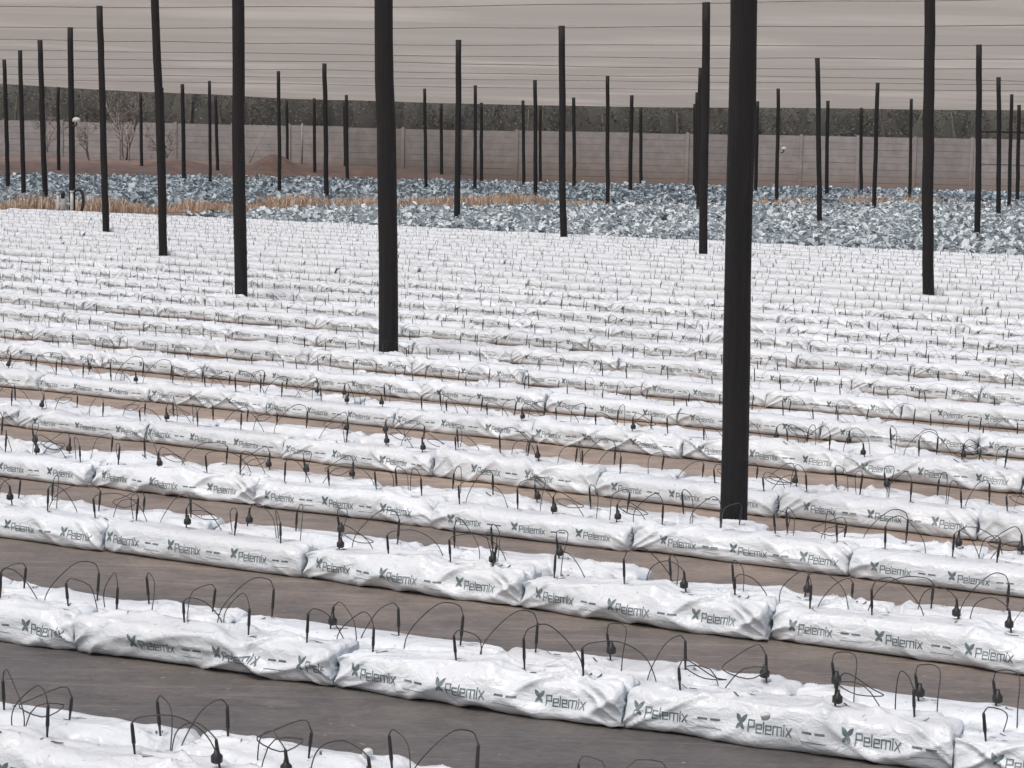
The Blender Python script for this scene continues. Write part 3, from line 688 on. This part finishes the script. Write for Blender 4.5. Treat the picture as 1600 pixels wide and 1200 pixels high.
# ------------------------------------------------------------------ precast concrete wall
wall = empty('concrete_wall', (0, 136.8, 0)); tag(wall, 'long precast concrete plank wall with posts behind the whole field', 'wall')
BAY = 3.66; nb_ = 23
for k in range(nb_ + 1):
    x = -44 + k * BAY; zt = 3.14 + .006 * (x + 20) + (.0 if x > -14 else .08)
    mb = MB(); mb.box(x - .10, x + .10, -.11, .11, 0, zt + .04); mb.box(x - .06, x + .06, -.07, .07, zt + .04, zt + .085); o = mb.build('wall_post', m_con, wall, smooth=False)
    if k == nb_: break
    mb = MB(); nP = 8; hz = zt / nP; dz = random.uniform(-.03, .02)
    for pz in range(nP):
        y_ = random.uniform(-.012, .012); z0 = pz * hz + .008 + (dz if pz else 0); z1 = (pz + 1) * hz - .008 + dz
        x0, x1 = x + .10, x + BAY - .10; yf = -.045 + y_
        mb.box(x0, x1, yf, .04, z0, z1 - .0)
    mb.build('wall_panel', m_con, wall, smooth=False)

# ------------------------------------------------------------------ tree belt behind the wall
NT = 70000
tx = rng.uniform(-46, 46, NT); ty = 139.0 + rng.uniform(0, 5, NT)
top = 6.6 + 1.0 * noise(tx * .35, 0, 0, 31) + .6 * noise(tx * 1.2, 0, 0, 32); tz = .8 + (top - .8) * rng.uniform(0, 1, NT) ** .8
k = noise(tx * .8, ty * .8, tz * .8, 33) > -.35; tx, ty, tz = tx[k], ty[k], tz[k]; NT = len(tx)
sz = rng.uniform(.05, .13, NT); A = rng.normal(size=(NT, 3)); A /= np.linalg.norm(A, axis=1)[:, None]; B = np.cross(A, rng.normal(size=(NT, 3))); B /= np.linalg.norm(B, axis=1)[:, None]
C = np.stack([tx, ty, tz], 1); a_ = A * sz[:, None]; b2 = B * (sz * .6)[:, None]
V = np.stack([C - a_, C + b2, C + a_, C - b2], 1).reshape(-1, 3)
o = fast_mesh('tree_belt', V, np.arange(NT * 4).reshape(-1, 4), [m_tree], smooth=False); tag(o, 'dark belt of dense trees showing above the concrete wall', 'trees', kind='stuff')
mb = MB()
for x in np.arange(-45, 46, 2.3):
    x += rng.uniform(-.6, .6); y = 141.5 + rng.uniform(-1, 1.5); h = rng.uniform(5, 6.5)
    mb.tube([(x, y, -.1), (x + rng.normal(0, .15), y, h * .5), (x + rng.normal(0, .3), y, h)], [.16, .12, .04], 7)
o = mb.build('tree_belt_trunk', m_trunk); 
o.parent = bpy.data.objects['tree_belt']; o.name = 'trunks'; o['kind'] = 'stuff'
# dense inner mass of the belt: bushy lobes that stop the sky showing through
V2 = []; F2 = []; b0 = 0
for x in np.arange(-46, 47, 1.7):
    th, ph = np.meshgrid(np.linspace(0, 2 * np.pi, 17)[:-1], np.linspace(.05, np.pi - .05, 10), indexing='ij')
    r_ = 1 + .28 * noise(np.cos(th) * 2 + x, np.sin(th) * 2, ph * 2, 41) * np.sin(ph)
    hx = rng.uniform(1.6, 2.2); hz = rng.uniform(2.9, 3.5)
    v = np.stack([x + hx * r_ * np.cos(th) * np.sin(ph), 143.0 + 1.4 * r_ * np.sin(th) * np.sin(ph), 3.0 + hz * r_ * np.cos(ph)], -1)
    f = grid_faces(10, 16); V2.append(v.transpose(1, 0, 2).reshape(-1, 3)); F2.append(f + b0); b0 += 160
o = fast_mesh('inner_foliage', np.concatenate(V2), np.concatenate(F2), [m_tree], parent=bpy.data.objects['tree_belt']); o['kind'] = 'stuff'

# ------------------------------------------------------------------ bare winter trees by the wall
def bare_tree(loc, hgt, stems, spread, label, seed, r0=.07):
    r = np.random.default_rng(seed); root = empty('bare_tree', loc); tag(root, label, 'tree', 'bare winter trees by the wall')
    tr, br = MB(), MB()
    def grow(p, d, ln, rad, dep):
        n = 5; pts = [p]
        for i in range(n):
            d = d + r.normal(0, .10, 3) + np.array([0, 0, .03]); d /= np.linalg.norm(d); pts.append(pts[-1] + d * ln / n)
        (tr if dep == 0 else br).tube(pts, np.linspace(rad, rad * .55, n + 1), 6 if dep < 2 else 4)
        if dep < 4:
            for q in range(3 if dep < 3 else 2):
                at = pts[int(r.integers(2, n + 1))]; nd_ = d + r.normal(0, spread, 3) + np.array([0, 0, .1]); nd_ /= np.linalg.norm(nd_)
                grow(at, nd_, ln * r.uniform(.5, .78), max(rad * .55, .012), dep + 1)
    for s in range(stems):
        grow(np.array([r.normal(0, .14), r.normal(0, .1), -.1]), np.array([r.normal(0, .22), r.normal(0, .15), 1.0]), hgt * .45, r0 * r.uniform(.7, 1.1), 0)
    tr.build('trunk', m_bark, root); br.build('branches', m_bark, root)
bare_tree((-23.66, 128, .6), 5.0, 4, .38, 'tallest bare tree with pale upright stems before the wall at left', 3, .10)
bare_tree((-27.3, 124, .55), 4.2, 2, .5, 'bare forked tree at far left behind the leftmost poles', 5)
bare_tree((-21.0, 127, .6), 3.2, 3, .75, 'low spreading bare shrub just right of the tallest bare tree', 9, .05)
bare_tree((-25.6, 127, .6), 3.0, 3, .6, 'small twiggy bare tree between the two larger bare trees', 14, .04)

# ------------------------------------------------------------------ small things
# stay rod and thin post by the wall
mb = MB(); mb.tube([(-17.0, 134, .6), (-15.87, 134.2, 3.13)], .03, 6); o = mb.build('stay_rod', m_wire); tag(o, 'thin slanting stay rod leaning before the concrete wall at left', 'rod')
mb = MB(); mb.tube([(0, 0, -.3), (0, 0, 1.6), (0, 0, 3.05)], [.07, .065, .06], 8); o = mb.build('thin_post', m_wire, loc=(-13.63, 134.3, .3)); tag(o, 'thin dull grey post against the wall, right of the earth mound', 'post')
# irrigation riser station
v = empty('irrigation_valve', (-11.2, 52.9, 0)); tag(v, 'small white pipe irrigation valve with black hose at foot of pole in dry grass', 'valve')
for x, h in ((-.24, .55), (.10, .60)):
    mb = MB(); mb.tube([(x, 0, -.05), (x, 0, h * .5), (x, 0, h)], .042, 10); mb.tube([(x, 0, h), (x, 0, h + .035)], .06, 10); mb.build('riser_pipe', m_pvc, v)
mb = MB(); mb.tube([(-.10, .03, 0), (-.10, .03, .05), (-.10, .03, .40), (-.10, .03, .46)], [.09, .1, .1, .06], 12); mb.build('filter_body', m_tank, v)
mb = MB(); mb.tube([(-.24, 0, .3), (-.1, -.01, .31), (.10, 0, .3)], .03, 8); mb.build('cross_pipe', m_pvc, v)
mb = MB(); mb.tube(spline([(.10, .03, .50), (.2, .03, .66), (.34, .03, .62), (.38, .03, .35), (.30, .03, .0)], 16), .04, 8); mb.build('hose', m_blk, v)
mb = MB(); mb.tube([(-.12, -.02, .46), (-.12, -.02, .58), (-.12, -.02, .63)], [.05, .06, .03], 8); mb.build('valve_handle', m_blk, v)
def sensor(loc, s, label):
    root = empty('sensor_box', loc); tag(root, label, 'sensor', 'white sensor boxes fixed on poles')
    mb = MB(); mb.tube([(0, 0, -.5 * s), (0, 0, -.42 * s), (0, 0, .1 * s), (0, 0, .38 * s), (0, 0, .5 * s)], [s * .72, s * .86, s * .84, s * .6, s * .2], 16); mb.build('housing', m_pvc, root)
    mb = MB(); mb.tube(spline([(0, 0, -.5 * s), (0, 0, -1.0 * s), (-.35 * s, .02, -1.3 * s), (-1.0 * s, .04, -1.35 * s)], 10), s * .16, 8); mb.build('bracket', m_blk, root)
sensor((-11.17, 53.78, 2.41), .12, 'larger white domed sensor box fixed on a pole above the valve at left')
sensor((10.94, 87.4, 2.28), .13, 'smaller white sensor box on a slim pole just right of the thickest pole')
# rail on the right
rt = empty('rail_frame', (24.3, 112, 0)); tag(rt, 'dark horizontal rail frame before the wall at the right edge', 'rail')
mb = MB(); mb.tube([(0, 0, 3.55), (5, 0, 3.6), (12, 0, 3.6)], .075, 8); mb.build('top_rail', m_rail, rt)
mb = MB(); mb.tube([(0, 0, 1.83), (5, 0, 1.8), (12, 0, 1.8)], .022, 6); mb.build('lower_cable', m_rail, rt)
for x in (0, 12):
    mb = MB(); mb.tube([(x, .0, -.2), (x, .0, 1.8), (x, 0, 3.68)], .085, 8); mb.build('upright', m_rail, rt)
# pale discs lying on bags
for p, lb in (((.80, 6.33, .155), 'round pale plastic disc on the second nearest bed, right of centre'), ((-.382, 5.80, .165), 'round pale plastic disc on the nearest bed below centre')):
    mb = MB(); mb.tube([(0, .0, 0), (0, -.002, 0.0), (0, -.010, .004), (0, -.012, .004)], [.010, .015, .015, .013], 18)
    o = mb.build('plastic_disc', m_disc, loc=p); o.rotation_euler = (R(50), 0, R(10)); tag(o, lb, 'disc', 'pale plastic discs')

# ------------------------------------------------------------------ light
w = bpy.data.worlds.new('World'); S.world = w; w.use_nodes = True; nt = w.node_tree
sky = nt.nodes.new('ShaderNodeTexSky'); sky.sky_type = 'NISHITA'; sky.sun_disc = False
EL, AZ = R(58), R(-145)                            # sun high, veiled, behind the camera's left shoulder
sky.sun_elevation = EL; sky.sun_rotation = AZ; sky.air_density = 1.0; sky.dust_density = 4.0; sky.ozone_density = .6
bg = nt.nodes['Background']; bg.inputs[1].default_value = .15; nt.links.new(sky.outputs[0], bg.inputs[0])
sd = bpy.data.lights.new('sun', 'SUN'); sd.energy = 1.05; sd.angle = R(16); sd.color = (1, .98, .94)
so = bpy.data.objects.new('sun', sd); COL.objects.link(so)
dv = Vector((math.sin(AZ) * math.cos(EL), math.cos(AZ) * math.cos(EL), math.sin(EL)))
so.rotation_euler = dv.to_track_quat('Z', 'Y').to_euler()

S.render.engine = 'CYCLES'
S.cycles.max_bounces = 8; S.cycles.transparent_max_bounces = 12; S.cycles.diffuse_bounces = 4
vs = S.view_settings; vs.view_transform = 'Standard'; vs.look = 'None'; vs.exposure = .86; vs.gamma = 1
